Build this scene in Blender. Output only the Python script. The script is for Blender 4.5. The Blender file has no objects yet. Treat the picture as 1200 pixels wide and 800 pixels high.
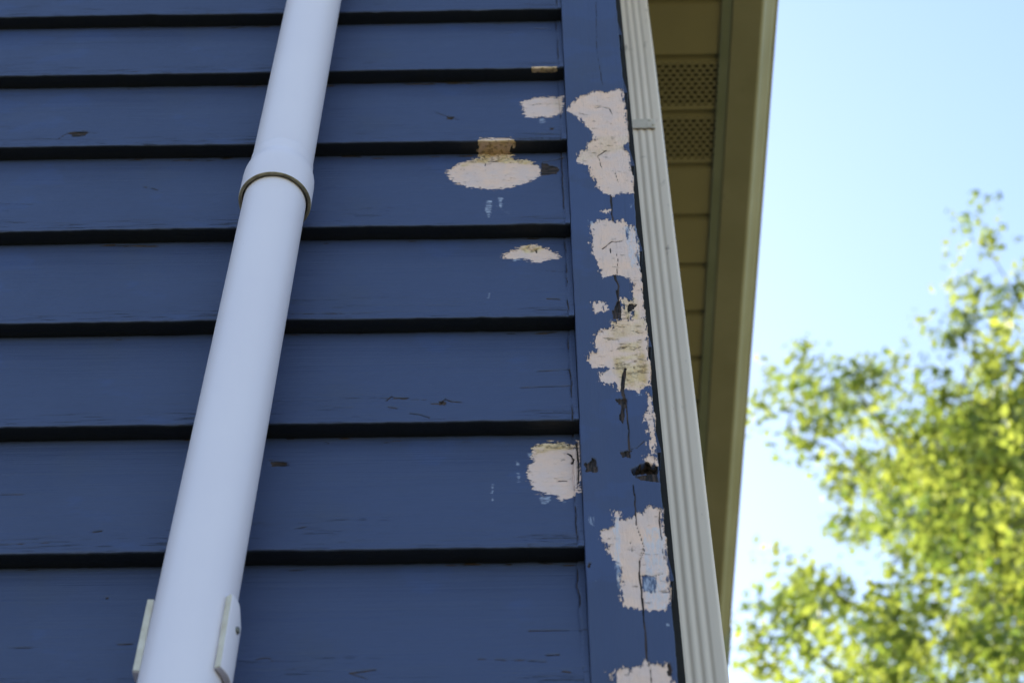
import bpy, math, random
import numpy as np
rad = math.radians
SC = bpy.context.scene
# ---------------------------------------------------------------- camera
F_PX, PITCH, YAW, DIST, EYE = 2220.0, rad(52.3), rad(0.986), 1.53, 1.6
cam_d = bpy.data.cameras.new('camera'); cam = bpy.data.objects.new('camera', cam_d)
SC.collection.objects.link(cam)
cam.location = (0, -DIST, EYE); cam.rotation_euler = (rad(90) + PITCH, 0, YAW)
cam_d.sensor_width = 36; cam_d.lens = F_PX / 1200 * 36
cam_d.clip_start = 0.05; cam_d.clip_end = 2000
cam_d.dof.use_dof = True; cam_d.dof.focus_distance = 2.5; cam_d.dof.aperture_fstop = 5.8
SC.camera = cam
# ---------------------------------------------------------------- sky and sun
SUN_EL, SUN_AZ = rad(42), (-0.45, 0.90)      # direction towards the sun (x, y): behind the house, to the left
w = bpy.data.worlds.new('World'); SC.world = w; w.use_nodes = True
nt = w.node_tree; nt.nodes.clear()
sky = nt.nodes.new('ShaderNodeTexSky'); sky.sky_type = 'NISHITA'; sky.sun_disc = False
sky.sun_elevation = SUN_EL; sky.sun_rotation = math.atan2(SUN_AZ[0], SUN_AZ[1])
sky.air_density = 1.0; sky.dust_density = 0.5; sky.ozone_density = 0.6
bg = nt.nodes.new('ShaderNodeBackground'); bg.inputs[1].default_value = 0.15
wo = nt.nodes.new('ShaderNodeOutputWorld')
nt.links.new(sky.outputs[0], bg.inputs[0]); nt.links.new(bg.outputs[0], wo.inputs[0])
sl = bpy.data.lights.new('sun', 'SUN'); sl.energy = 4.3; sl.angle = rad(0.53); sl.color = (1, .95, .86)
so = bpy.data.objects.new('sun', sl); SC.collection.objects.link(so)
ce = math.cos(SUN_EL); n_ = math.hypot(*SUN_AZ)
from mathutils import Vector
so.rotation_euler = Vector((SUN_AZ[0]/n_*ce, SUN_AZ[1]/n_*ce, math.sin(SUN_EL))).to_track_quat('Z', 'Y').to_euler()
so.location = (-10, 8, 15)
SC.view_settings.view_transform = 'Standard'; SC.view_settings.look = 'None'
SC.view_settings.exposure = 1.4; SC.view_settings.gamma = 1.0
SC.render.engine = 'CYCLES'
# ---------------------------------------------------------------- measuring helpers: a sight line laid onto the wall's plane
cF = np.array([0, math.cos(PITCH), math.sin(PITCH)]); cU = np.array([0, -math.sin(PITCH), math.cos(PITCH)]); cR = np.array([1., 0, 0])
_c, _s = math.cos(YAW), math.sin(YAW); _M = np.array([[_c, -_s, 0], [_s, _c, 0], [0, 0, 1]])
cF, cU, cR = _M @ cF, _M @ cU, _M @ cR; CAM = np.array([0, -DIST, EYE])
def onY(px, py, Y=-.026):
    d = cF + cR*(px-600)/F_PX + cU*(400-py)/F_PX; return CAM + d*(Y-CAM[1])/d[1]
def wallpts(pts, Y=-.022):
    return np.array([[onY(x, y, Y)[0], onY(x, y, Y)[2]] for x, y in pts])
# ---------------------------------------------------------------- noise (numpy value noise)
def vnoise(x, y, seed=0):
    xi = np.floor(x).astype(np.int64); yi = np.floor(y).astype(np.int64)
    fx = x-xi; fy = y-yi; fx = fx*fx*(3-2*fx); fy = fy*fy*(3-2*fy)
    def h(a, b):
        n = (a*374761393 + b*668265263 + seed*1442695041) & 0xffffffff
        n = ((n ^ (n >> 13))*1274126177) & 0xffffffff
        n = (n ^ (n >> 16)) & 0xffff
        return n/65535.0
    return (h(xi, yi)*(1-fx)+h(xi+1, yi)*fx)*(1-fy)+(h(xi, yi+1)*(1-fx)+h(xi+1, yi+1)*fx)*fy
def fbm(x, y, seed=0, o=4):
    r = 0; a = .5; t = 0
    for k in range(o):
        r = r + a*vnoise(x*2**k+k*17.3, y*2**k+k*5.1, seed+k*7); t += a; a *= .55
    return r/t*2-1
def sdf(X, Z, P):
    """signed distance to a polygon, negative inside"""
    d = np.full(X.shape, 1e9); ins = np.zeros(X.shape, bool)
    for i in range(len(P)):
        a = P[i]; b = P[(i+1) % len(P)]; e = b-a
        wx = X-a[0]; wz = Z-a[1]; t = np.clip((wx*e[0]+wz*e[1])/(e@e+1e-12), 0, 1)
        d = np.minimum(d, (wx-e[0]*t)**2+(wz-e[1]*t)**2)
        c = (a[1] > Z) != (b[1] > Z)
        if a[1] != b[1]:
            ins ^= c & (X < (b[0]-a[0])*(Z-a[1])/(b[1]-a[1])+a[0])
    d = np.sqrt(d); return np.where(ins, -d, d)
def segd(X, Z, P):
    d = np.full(X.shape, 1e9)
    for i in range(len(P)-1):
        a = P[i]; b = P[i+1]; e = b-a
        wx = X-a[0]; wz = Z-a[1]; t = np.clip((wx*e[0]+wz*e[1])/(e@e+1e-12), 0, 1)
        d = np.minimum(d, (wx-e[0]*t)**2+(wz-e[1]*t)**2)
    return np.sqrt(d)
def sstep(a, b, x):
    t = np.clip((x-a)/(b-a), 0, 1); return t*t*(3-2*t)
# ---------------------------------------------------------------- object helpers
COL = SC.collection
def tag(o, label=None, cat=None, group=None, kind=None):
    if label: o['label'] = label
    if cat: o['category'] = cat
    if group: o['group'] = group
    if kind: o['kind'] = kind
    return o
def empty(name, loc, label, cat, group=None):
    o = bpy.data.objects.new(name, None); COL.objects.link(o); o.location = loc
    o.empty_display_size = .2
    return tag(o, label, cat, group)
def wloc(o):
    v = np.zeros(3)
    while o is not None: v += np.array(o.location); o = o.parent
    return v
def link(name, me, m=None, parent=None, loc=(0, 0, 0)):
    """link a mesh given in world coordinates minus loc (loc in world)"""
    o = bpy.data.objects.new(name, me); COL.objects.link(o)
    if m is not None: me.materials.append(m)
    l = np.array(loc, float)
    if parent is not None: l = l-wloc(parent); o.parent = parent
    o.location = l
    return o
def mesh(name, V, Fc, loc=(0, 0, 0), smooth=False):
    me = bpy.data.meshes.new(name)
    V = np.asarray(V, float)-np.array(loc, float)
    me.from_pydata(V.tolist(), [], [tuple(f) for f in Fc]); me.update()
    if smooth: me.polygons.foreach_set('use_smooth', np.ones(len(me.polygons), bool))
    return me
def gridmesh(name, P, loc=(0, 0, 0), smooth=True, wear=None, low=None, flip=False, keep=None):
    """P: (rows, cols, 3)"""
    r, c = P.shape[:2]; me = bpy.data.meshes.new(name)
    idx = np.arange(r*c).reshape(r, c)
    q = np.stack([idx[:-1, :-1], idx[:-1, 1:], idx[1:, 1:], idx[1:, :-1]], -1).reshape(-1, 4)
    if keep is not None: q = q[keep.reshape(-1)]
    if flip: q = q[:, ::-1]
    n = len(q)
    me.vertices.add(r*c); me.vertices.foreach_set('co', (P.reshape(-1, 3)-np.array(loc, float)).astype(np.float32).ravel())
    me.loops.add(n*4); me.loops.foreach_set('vertex_index', q.astype(np.int32).ravel())
    me.polygons.add(n); me.polygons.foreach_set('loop_start', np.arange(0, n*4, 4, dtype=np.int32))
    me.update(calc_edges=True)
    if smooth: me.polygons.foreach_set('use_smooth', np.ones(n, bool))
    if wear is not None:
        a = me.color_attributes.new('wear', 'FLOAT_COLOR', 'POINT')
        a.data.foreach_set('color', wear.reshape(-1, 4).astype(np.float32).ravel())
    if low is not None:
        a = me.attributes.new('low', 'FLOAT', 'POINT'); a.data.foreach_set('value', low.astype(np.float32).ravel())
    return me
def box(x0, x1, y0, y1, z0, z1):
    V = [(x0, y0, z0), (x1, y0, z0), (x1, y1, z0), (x0, y1, z0), (x0, y0, z1), (x1, y0, z1), (x1, y1, z1), (x0, y1, z1)]
    Fc = [(0, 3, 2, 1), (4, 5, 6, 7), (0, 1, 5, 4), (1, 2, 6, 5), (2, 3, 7, 6), (3, 0, 4, 7)]
    return V, Fc
def addbox(name, b, m, parent=None, loc=None, bev=0):
    V, Fc = box(*b)
    if loc is None: loc = ((b[0]+b[1])/2, (b[2]+b[3])/2, b[4])
    o = link(name, mesh(name, V, Fc, loc), m, parent, loc)
    if bev:
        md = o.modifiers.new('bevel', 'BEVEL'); md.width = bev; md.segments = 2
    return o
def extrude_y(prof, y0, y1, closed=True, ny=2, wob=None):
    """profile of (x, z) extruded along Y, with end caps when closed"""
    ys = np.linspace(y0, y1, ny); n = len(prof); V = []; Fc = []
    for y in ys: V += [(p[0], y, p[1]) for p in prof]
    for k in range(ny-1):
        for i in range(n if closed else n-1):
            j = (i+1) % n; Fc.append((k*n+i, k*n+j, (k+1)*n+j, (k+1)*n+i))
    if closed: Fc.append(tuple(range(n))[::-1]); Fc.append(tuple(range((ny-1)*n, ny*n)))
    return V, Fc
# ---------------------------------------------------------------- materials
class NB:
    def __init__(s, name):
        s.m = bpy.data.materials.new(name); s.m.use_nodes = True; s.t = s.m.node_tree
        s.b = s.t.nodes['Principled BSDF']; s.out = s.t.nodes['Material Output']; s.co = None
    def n(s, ty, **k):
        o = s.t.nodes.new(ty)
        for a, b in k.items(): setattr(o, a, b)
        return o
    def l(s, a, b): s.t.links.new(a, b)
    def coord(s, sc=(1, 1, 1)):
        if s.co is None: s.co = s.n('ShaderNodeTexCoord')
        mp = s.n('ShaderNodeMapping'); mp.inputs['Scale'].default_value = sc
        s.l(s.co.outputs['Object'], mp.inputs[0]); return mp.outputs[0]
    def noise(s, scale, detail=4, sc=(1, 1, 1), rough=.55):
        o = s.n('ShaderNodeTexNoise'); o.inputs['Scale'].default_value = scale
        o.inputs['Detail'].default_value = detail; o.inputs['Roughness'].default_value = rough
        s.l(s.coord(sc), o.inputs['Vector']); return o.outputs['Fac']
    def ramp(s, f, a, b, c0=0., c1=1.):
        o = s.n('ShaderNodeMapRange', interpolation_type='SMOOTHSTEP')
        o.inputs[1].default_value = a; o.inputs[2].default_value = b; o.inputs[3].default_value = c0; o.inputs[4].default_value = c1
        s.l(f, o.inputs[0]); return o.outputs[0]
    def mix(s, f, a, b):
        o = s.n('ShaderNodeMix', data_type='RGBA')
        for i, v in ((0, f), (6, a), (7, b)):
            if hasattr(v, 'is_linked') or hasattr(v, 'links'): s.l(v, o.inputs[i])
            elif i == 0: o.inputs[0].default_value = v
            else: o.inputs[i].default_value = (*v, 1)
        return o.outputs[2]
    def math(s, op, a, b=0., c=0.):
        o = s.n('ShaderNodeMath', operation=op)
        for i, v in enumerate((a, b, c)):
            if hasattr(v, 'links'): s.l(v, o.inputs[i])
            else: o.inputs[i].default_value = v
        return o.outputs[0]
    def bump(s, h, strength, dist, prev=None):
        o = s.n('ShaderNodeBump'); o.inputs['Strength'].default_value = strength; o.inputs['Distance'].default_value = dist
        s.l(h, o.inputs['Height'])
        if prev is not None: s.l(prev, o.inputs['Normal'])
        return o.outputs[0]
BLUE = (.038, .054, .120); PRIMER = (.81, .56, .44)
def paint_mat(name, grain, with_wear=True):
    b = NB(name)
    big = b.noise(4, 3); fine = b.noise(220, 4, grain); mid = b.noise(40, 5, grain)
    c = b.mix(b.ramp(big, .3, .75), BLUE, tuple(v*.86 for v in BLUE))
    c = b.mix(b.ramp(mid, .35, .8, 0, .25), c, (.050, .072, .150))
    c = b.mix(b.ramp(b.noise(2.3, 6, (1, 1, 1.6), .62), .52, .545, 0, .5), c, (.037, .060, .150))      # touched-up areas
    c = b.mix(b.ramp(b.noise(9, 6, (1, 1, 1), .6), .55, .75, 0, .25), c, (.046, .056, .085))
    # thin grey dust and hairline dark grain lines
    lo = b.n('ShaderNodeAttribute', attribute_name='low')
    chk_n = b.noise(300, 3, tuple(.06 if g < 1 else 1 for g in grain), .6)
    chk_m = b.ramp(b.math('ADD', lo.outputs['Fac'], b.math('MULTIPLY', b.math('SUBTRACT', b.noise(16, 4, tuple(.4 if g < 1 else 1 for g in grain)), .5), 2.6)), .62, 1.05)
    chk = b.math('MULTIPLY', b.ramp(chk_n, .60, .66), chk_m)
    lines = b.noise(60, 6, tuple(g*(.35 if g < 1 else 2.4) for g in grain), .7)
    c = b.mix(b.ramp(lines, .61, .72, 0, .6), c, (.025, .035, .065))
    c = b.mix(b.math('MULTIPLY', chk, .62), c, (.012, .016, .03))
    rough = b.ramp(mid, .3, .7, .42, .56)
    h = b.math('ADD', b.math('MULTIPLY', mid, .7), b.math('MULTIPLY', lines, -1.0))
    h = b.math('ADD', h, b.math('MULTIPLY', chk, -1.2))
    if with_wear:
        at = b.n('ShaderNodeAttribute', attribute_name='wear')
        sp = b.n('ShaderNodeSeparateColor'); b.l(at.outputs['Color'], sp.inputs[0])
        jag = b.noise(330, 5, tuple(max(g, .22) for g in grain), .68); jag2 = b.noise(900, 2); jag3 = b.noise(300, 4, (1, 1, 1), .65)
        def edge(ch, k=.5):
            v = b.math('ADD', sp.outputs[ch], b.math('MULTIPLY', b.math('SUBTRACT', jag, .5), k))
            v = b.math('ADD', v, b.math('MULTIPLY', b.math('SUBTRACT', jag3, .5), k*.5)); return b.ramp(v, .46, .54)
        bare = edge(0, 1.25); stain = b.math('MULTIPLY', sp.outputs[1], b.ramp(b.noise(60, 4), .25, .6)); dark = edge(2, .35)
        pc = b.mix(b.ramp(b.noise(30, 4), .3, .7), PRIMER, (.70, .53, .48))
        pc = b.mix(b.ramp(b.noise(260, 4, grain), .60, .75, 0, .35), pc, (.44, .35, .33))
        st = b.mix(b.ramp(b.noise(90, 4, grain), .3, .7), (.64, .43, .21), (.80, .60, .37))
        pc = b.mix(stain, pc, st)
        dash = b.noise(150, 5, tuple(.45 if g == 1 and i == 0 else (1.5 if i == 2 else 1) for i, g in enumerate(grain)), .7)
        ckl = b.ramp(b.math('ADD', dash, b.math('MULTIPLY', sp.outputs[1], .09)), .62, .69)
        pc = b.mix(b.math('MULTIPLY', ckl, .6), pc, (.26, .17, .10))
        thin = b.ramp(at.outputs['Alpha'], 0, 1)      # alpha: thin scuffed film over the blue
        c = b.mix(b.math('MULTIPLY', sp.outputs[1], .9), c, b.mix(b.noise(120, 4, grain), (.010, .012, .014), (.020, .019, .016)))
        rim_shade = b.ramp(b.math('ABSOLUTE', b.math('SUBTRACT', bare, .5)), .1, .5, .45, 0)  # dark line round bare patches paints the shade of the film's thickness
        c = b.mix(bare, c, pc); c = b.mix(rim_shade, c, (.10, .10, .13))
        sc = b.ramp(b.math('ADD', thin, b.math('MULTIPLY', b.math('SUBTRACT', jag, .5), 1.6)), .45, .9, 0, .6)
        c = b.mix(sc, c, (.50, .55, .66))
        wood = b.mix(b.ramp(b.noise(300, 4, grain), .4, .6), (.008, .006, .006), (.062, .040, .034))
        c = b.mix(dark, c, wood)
        r2 = b.math('MAXIMUM', bare, dark)
        o = b.n('ShaderNodeMix', data_type='FLOAT'); b.l(r2, o.inputs[0]); b.l(rough, o.inputs[2]); o.inputs[3].default_value = .85
        rough = o.outputs[0]
        h = b.math('ADD', h, b.math('MULTIPLY', bare, -1.6)); h = b.math('ADD', h, b.math('MULTIPLY', b.math('MULTIPLY', ckl, bare), -1.3)); h = b.math('ADD', h, b.math('MULTIPLY', b.math('MULTIPLY', bare, jag), 1.2))
        h = b.math('ADD', h, b.math('MULTIPLY', b.math('MULTIPLY', bare, jag2), .8))
        h = b.math('ADD', h, b.math('MULTIPLY', b.math('MULTIPLY', dark, jag), 2.0))
    nrm = b.bump(h, .8, .0018)
    nrm = b.bump(b.math('MULTIPLY', fine, 1), .25, .0006, nrm)
    b.l(c, b.b.inputs['Base Color']); b.l(rough, b.b.inputs['Roughness']); b.l(nrm, b.b.inputs['Normal'])
    b.b.inputs['Specular IOR Level'].default_value = .4
    return b.m
def simple(name, col, col2=None, rough=.5, ns=8, bs=.2, bd=.001, grain=(1, 1, 1), dirt=None, metal=0, spec=.5):
    b = NB(name); col2 = col2 or tuple(v*.85 for v in col)
    c = b.mix(b.ramp(b.noise(ns, 5, grain), .3, .7), col, col2)
    if dirt: c = b.mix(b.ramp(b.noise(dirt[1], 6, dirt[3] if len(dirt) > 3 else (1, 1, 1), .7), dirt[2], dirt[2]+.1, 0, .7), c, dirt[0])
    b.l(c, b.b.inputs['Base Color']); b.b.inputs['Roughness'].default_value = rough; b.b.inputs['Metallic'].default_value = metal
    b.b.inputs['Specular IOR Level'].default_value = spec
    b.l(b.bump(b.noise(ns*12, 4, grain), bs, bd), b.b.inputs['Normal'])
    return b.m
M_SIDE = paint_mat('blue paint on siding', (.10, 1, 1))
M_CORN = paint_mat('blue paint on corner board', (1, 1, .10))
M_PLAIN = paint_mat('blue paint plain', (1, .12, 1), False)
M_PVC = simple('white plastic pipe', (.71, .66, .73), (.67, .62, .70), .38, 3, .05, .0004, dirt=((.34, .33, .31), 45, .70))
M_PVCE = simple('cut plastic edge', (.66, .62, .54), (.52, .46, .36), .6, 40, .2, .0005)
M_RIM = simple('dirty pipe rim', (.42, .36, .25), (.20, .17, .12), .7, 60, .4, .0008)
M_SOFF = simple('tan soffit metal', (.44, .36, .16), (.40, .33, .15), .6, 5, .05, .0005)
M_TRIM = simple('tan soffit trim', (.33, .34, .22), (.28, .30, .18), .6, 6, .05, .0005)
M_GUT = simple('tan gutter metal', (.46, .41, .23), (.38, .34, .18), .5, 4, .05, .0005, dirt=((.16, .15, .11), 30, .62, (1, .25, 1)))
M_DOWN = simple('off white downspout metal', (.77, .63, .50), (.66, .55, .44), .42, 5, .05, .0005, grain=(1, 1, .3), dirt=((.22, .16, .13), 26, .61, (1, 1, .5)))
M_STRAP = simple('dusty strap metal', (.66, .56, .46), (.55, .47, .38), .6, 40, .3, .0005, dirt=((.22, .18, .15), 90, .62))
M_STEEL = simple('weathered screw steel', (.20, .20, .18), (.08, .08, .08), .5, 300, .3, .0005, metal=.8)
M_ROOF = simple('grey asphalt shingle', (.07, .07, .07), (.04, .04, .042), .9, 60, .6, .003)
M_WOOD_SHADE = simple('dark sheathing and gap shade', (.018, .015, .013), (.009, .008, .007), .9, 20)  # also the near-black of the strip standing in for the corner gap's shadow
M_GROUND = simple('dry grass ground', (.155, .125, .045), (.115, .105, .04), .95, 3, .6, .02)
M_BARK = simple('tree bark', (.12, .09, .065), (.06, .045, .035), .9, 12, .8, .02, grain=(1, 1, .2))
def leaf_mat():
    b = NB('green leaf'); b.t.nodes.remove(b.b)
    at = b.n('ShaderNodeAttribute', attribute_name='tone')
    c = b.mix(at.outputs['Fac'], (.05, .095, .015), (.16, .20, .03))
    d = b.n('ShaderNodeBsdfDiffuse'); t = b.n('ShaderNodeBsdfTranslucent'); g = b.n('ShaderNodeBsdfGlossy')
    g.inputs['Roughness'].default_value = .55; g.inputs[0].default_value = (1, 1, 1, 1)
    tc = b.mix(at.outputs['Fac'], (.20, .29, .035), (.54, .58, .08))
    b.l(c, d.inputs[0]); b.l(tc, t.inputs[0])
    m1 = b.n('ShaderNodeMixShader'); m1.inputs[0].default_value = .5; b.l(d.outputs[0], m1.inputs[1]); b.l(t.outputs[0], m1.inputs[2])
    m2 = b.n('ShaderNodeMixShader'); m2.inputs[0].default_value = .05; b.l(m1.outputs[0], m2.inputs[1]); b.l(g.outputs[0], m2.inputs[2])
    b.l(m2.outputs[0], b.out.inputs[0]); return b.m
M_LEAF = leaf_mat()
# ---------------------------------------------------------------- ground
V = [(-400, -400, 0), (400, -400, 0), (400, 400, 0), (-400, 400, 0)]
tag(link('ground', mesh('ground', V, [(0, 1, 2, 3)]), M_GROUND), kind='structure')
# ---------------------------------------------------------------- wear map: what has flaked, cracked and weathered, in wall metres
XL, XR = .0572, .1494                     # the corner board
LAP = .024
def Z2(o, s):                              # points read off an enlargement: origin, scale
    return lambda pts: [(o[0]+x/s, o[1]+y/s) for x, y in pts]
zA = Z2((660, 90), 5.333); zC = Z2((660, 230), 6.667); zE = Z2((670, 340), 6.154); zF = Z2((680, 460), 6.667)
zG = Z2((690, 570), 5.333); zH = Z2((690, 700), 7.06); z1 = Z2((500, 60), 6.667); z2 = Z2((500, 140), 6.667); z3 = Z2((560, 260), 6.667); z5 = Z2((580, 490), 6.667)
# (polygon, rim roughness m, kind)
BARE_C = [
 zA([(20,205),(60,165),(110,118),(200,88),(290,98),(372,70),(380,140),(398,290),(420,380),(385,435),(412,480),(436,640),(436,735),(370,720),(305,750),(215,700),(180,620),(160,560),(85,530),(100,470),(160,445),(160,410),(195,390),(160,320),(110,260)]),
 zC([(288,115),(370,98),(360,128),(330,132)]),
 zC([(205,230),(290,185),(340,175),(400,205),(450,178),(500,230),(560,215),(584,300),(592,480),(612,590),(640,800),(600,800),(540,720),(510,640),(420,615),(320,630),(280,590),(270,500),(215,440),(225,340)]),
 zE([(150,90),(240,85),(245,140),(200,165),(150,160)]),
 zE([(290,215),(350,205),(355,150),(385,110),(345,70),(400,55),(440,90),(430,-60),(520,-60),(535,200),(550,400),(570,520),(575,640),(560,700),(530,690),(480,735),(410,710),(350,720),(300,670),(225,680),(195,600),(300,556),(160,555),(110,510),(115,450),(190,450),(155,380),(180,300),(290,270)]),
 zF([(530,0),(560,60),(576,200),(584,300),(590,480),(548,480),(530,320),(505,180),(525,100)]),
 zF([(495,500),(560,490),(612,530),(608,575),(520,540)]),
 zG([(155,150),(190,150),(210,195),(270,200),(290,165),(350,160),(385,108),(410,130),(460,135),(485,350),(495,470),(506,600),(510,740),(450,770),(330,770),(215,750),(195,620),(190,500),(160,440),(130,430),(120,370),(85,330),(80,270),(160,240),(165,190)]),
 zH([(190,800),(240,580),(330,600),(460,570),(475,505),(490,550),(650,540),(690,640),(725,800)]),
 zH([(165,612),(195,620),(185,690),(165,680)]),
]
HOLE_C = [zE([(418,150),(445,140),(440,212),(412,212)]), zG([(332,555),(415,555),(415,655),(335,655)]), zC([(492,205),(520,230),(505,330),(490,300)])]
DARK_C = [zF([(400,600),(520,541),(600,575),(606,612),(500,625),(415,640)]), zF([(30,560),(90,505),(125,520),(135,615),(40,615)]),
 zF([(320,455),(390,448),(392,500),(340,500)]), zF([(265,45),(360,50),(355,100),(335,235),(315,200),(320,110)]), zE([(310,90),(350,75),(348,205),(300,205)]),
 zE([(405,90),(470,100),(450,135),(415,150)]), zG([(0,470),(18,475),(10,500),(0,500)]), zH([(645,540),(672,545),(690,640),(672,640)])]
CRACK_C = [([(698.7,-20),(699,60),(703,80),(706.5,100)], .0005), (zC([(375,-5),(380,70),(378,140),(392,190)]), .0016), (zC([(405,610),(415,650),(432,700),(425,800)]), .0019), (zE([(325,0),(335,80),(350,160),(348,205)]), .0018),
 (zE([(385,560),(375,640),(365,720),(385,800)]), .0030), (zF([(355,40),(368,180),(378,300),(385,440)]), .0013), (zF([(385,440),(440,432),(500,375)]), .0008),
 (zG([(275,0),(285,60),(292,150),(296,235)]), .0012), (zG([(296,235),(330,320),(345,400),(320,455)]), .0005), (zG([(318,455),(319,540),(328,620),(338,800)]), .0012), (zH([(445,0),(452,180),(470,300),(480,500)]), .0013), (zH([(480,500),(505,590),(515,700)]), .0007),
 (zC([(305,405),(345,375),(380,345),(410,352),(460,342)]), .0011), (zC([(370,400),(370,435)]), .0009), (zC([(415,430),(425,480),(422,610)]), .0005),
 (zA([(195,190),(240,183),(290,195),(305,230)]), .0009), (zA([(215,490),(270,455)]), .0010), (zA([(215,495),(240,560)]), .0009), (zA([(322,590),(345,660)]), .0005),
 (zG([(330,548),(400,556),(460,540)]), .0006), (zG([(340,660),(500,655)]), .0005), (zG([(438,150),(452,300),(470,450)]), .0008), (zG([(260,340),(270,400),(320,432),(345,360)]), .0004),
 (zE([(350,410),(405,400)]), .0012), (zE([(440,285),(490,300)]), .0009), (zE([(260,350),(340,352)]), .0007), (zE([(450,420),(500,400)]), .0009), (zF([(715,560),(735,680)]), .0004), (zF([(412,720),(418,800)]), .0013)]
STAIN_C = [(zE([(300,480),(520,460),(540,690),(350,700)]), 1.0), (zE([(250,215),(540,205),(540,300),(260,360)]), .6), (zE([(345,70),(460,50),(470,200),(380,200)]), .9), (zA([(80,400),(420,360),(420,440),(100,520)]), .35), (zE([(360,380),(500,360),(500,440),(350,430)]), .8)]
BARE_S = [
 z1([(740,365),(830,320),(920,305),(1060,310),(1068,400),(1055,450),(960,500),(780,500),(750,430)]),
 z2([(150,350),(230,290),(330,255),(425,228),(415,165),(665,165),(655,228),(720,235),(870,290),(895,350),(880,410),(780,460),(660,500),(540,520),(380,510),(250,475),(190,430)]),
 z3([(195,230),(200,165),(300,160),(350,120),(430,105),(500,130),(560,135),(580,170),(610,175),(630,235),(520,240),(500,275),(440,265),(380,235)]),
 z5([(300,150),(420,110),(620,120),(665,200),(666,480),(600,600),(520,620),(450,580),(360,570),(290,500),(250,410),(270,300),(300,240)]),
 z5([(640,100),(668,100),(668,560),(640,560)]),
]
THIN_S = [z2([(460,615),(515,620),(510,700),(500,790),(475,780),(455,700)]), z2([(550,590),(605,590),(585,700),(570,700)]), z1([(870,515),(915,510),(945,550),(880,570)]), z5([(155,275),(200,285),(190,320),(165,320)]),
 z5([(165,380),(200,385),(200,465),(175,465)]), z5([(240,190),(290,200),(285,240),(255,235)]), z5([(350,585),(440,585),(430,650),(355,660)]), z3([(270,240),(350,240),(280,265)]), z5([(510,625),(560,630),(530,660)]),
 [(572,342),(576,340),(574,350),(571,350)], [(576,562),(578,562),(578,585),(576,585)], [(580,240),(598,252),(596,254)], zC([])]
THIN_S = [p for p in THIN_S if len(p)]
THIN_C = [[(688,602),(697,604),(696,616),(689,612)], [(778,730),(785,728),(785,734)], [(696,680),(703,680),(703,683)], zC([(190,180),(240,200),(230,230),(200,220)]), zG([(340,560),(410,560),(410,650),(340,650)]), zC([(470,230),(600,230),(640,560),(520,560)]), zG([(340,250),(470,250),(500,760),(350,760)]), zG([(150,180),(205,180),(205,640),(170,640)]), zG([(420,660),(500,660),(505,760),(350,765)]), zC([(520,55),(540,60),(535,90),(520,85)]), zE([(480,735),(530,760),(470,760)])]
DARK_S = [z2([(895,270),(940,280),(1040,330),(1020,375),(960,385),(895,390)]), [(80,156),(96,153),(103,154),(100,161),(88,162)], zF([(0,0)]), [(516,470),(523,472),(522,477),(515,475)], [(315,530),(332,531),(336,537),(318,537)], [(524,134),(532,135),(530,139),(524,138)], [(645,150),(649,151),(647,154),(644,153)], [(122,690),(124,690),(124,693),(122,693)]]
DARK_S = [p for p in DARK_S if len(p) > 2]
CRACK_S = [([(68,166),(74,160),(84,156),(96,155)], .0011), ([(96,155),(115,157)], .0006), ([(452,470),(458,464),(463,466),(478,466)], .0013), ([(505,474),(515,474),(522,467)], .0010), ([(522,468),(530,471),(541,472)], .0009),
 ([(480,487),(492,489),(503,493)], .0011), ([(440,466),(500,469)], .0005), ([(455,478),(466,480)], .0007), ([(336,536),(320,533)], .0012), ([(510,128),(522,133),(538,139)], .0006), ([(169,213),(171,214)], .0012), ([(178,215),(184,218)], .0012),
 ([(0,641),(60,638)], .0005), ([(110,624),(120,622)], .0011), ([(138,752),(156,751)], .0008), ([(300,772),(308,770),(315,770),(320,776)], .0009), ([(345,620),(358,618)], .0008), ([(642,350),(656,351)], .0011), ([(640,312),(664,313)], .0005),
 ([(0,236),(40,238)], .0004), ([(620,735),(690,734)], .0006), ([(640,767),(655,766)], .0010), ([(660,788),(668,789)], .0013), ([(635,180),(652,177),(661,174)], .0011), ([(630,430),(668,428)], .0006), ([(610,452),(668,450)], .0006),
 (z2([(430,255),(455,280),(450,310)]), .0008), (z2([(400,255),(640,255)]), .0007), (z1([(820,385),(860,370),(980,372)]), .0006), (z5([(500,445),(560,448)]), .0012), (z5([(595,210),(620,260),(600,290)]), .0010), (z5([(570,200),(600,215)]), .0012), (z5([(640,120),(655,300),(652,480)]), .0009), (z3([(455,150),(460,175)]), .0008), ([(380,505),(384,507)], .001),
 ([(0,575),(50,574)], .0004), ([(430,798),(410,790),(440,786)], .0008), ([(560,772),(640,775)], .0006), ([(10,756),(60,757)], .0005), ([(590,32),(602,30)], .0006), ([(625,24),(644,25)], .0008)]
STAIN_S = [(z2([(280,295),(400,230),(430,190),(680,190),(720,230),(880,290),(700,268),(400,268)]), 1.5), (z5([(290,150),(420,100),(650,115),(655,165),(420,175),(320,215)]), 1.2), (z3([(330,140),(430,95),(520,130),(480,165),(380,175)]), 1.1), (z1([(1000,330),(1068,320),(1068,420),(1010,400)]), .3)]
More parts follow.
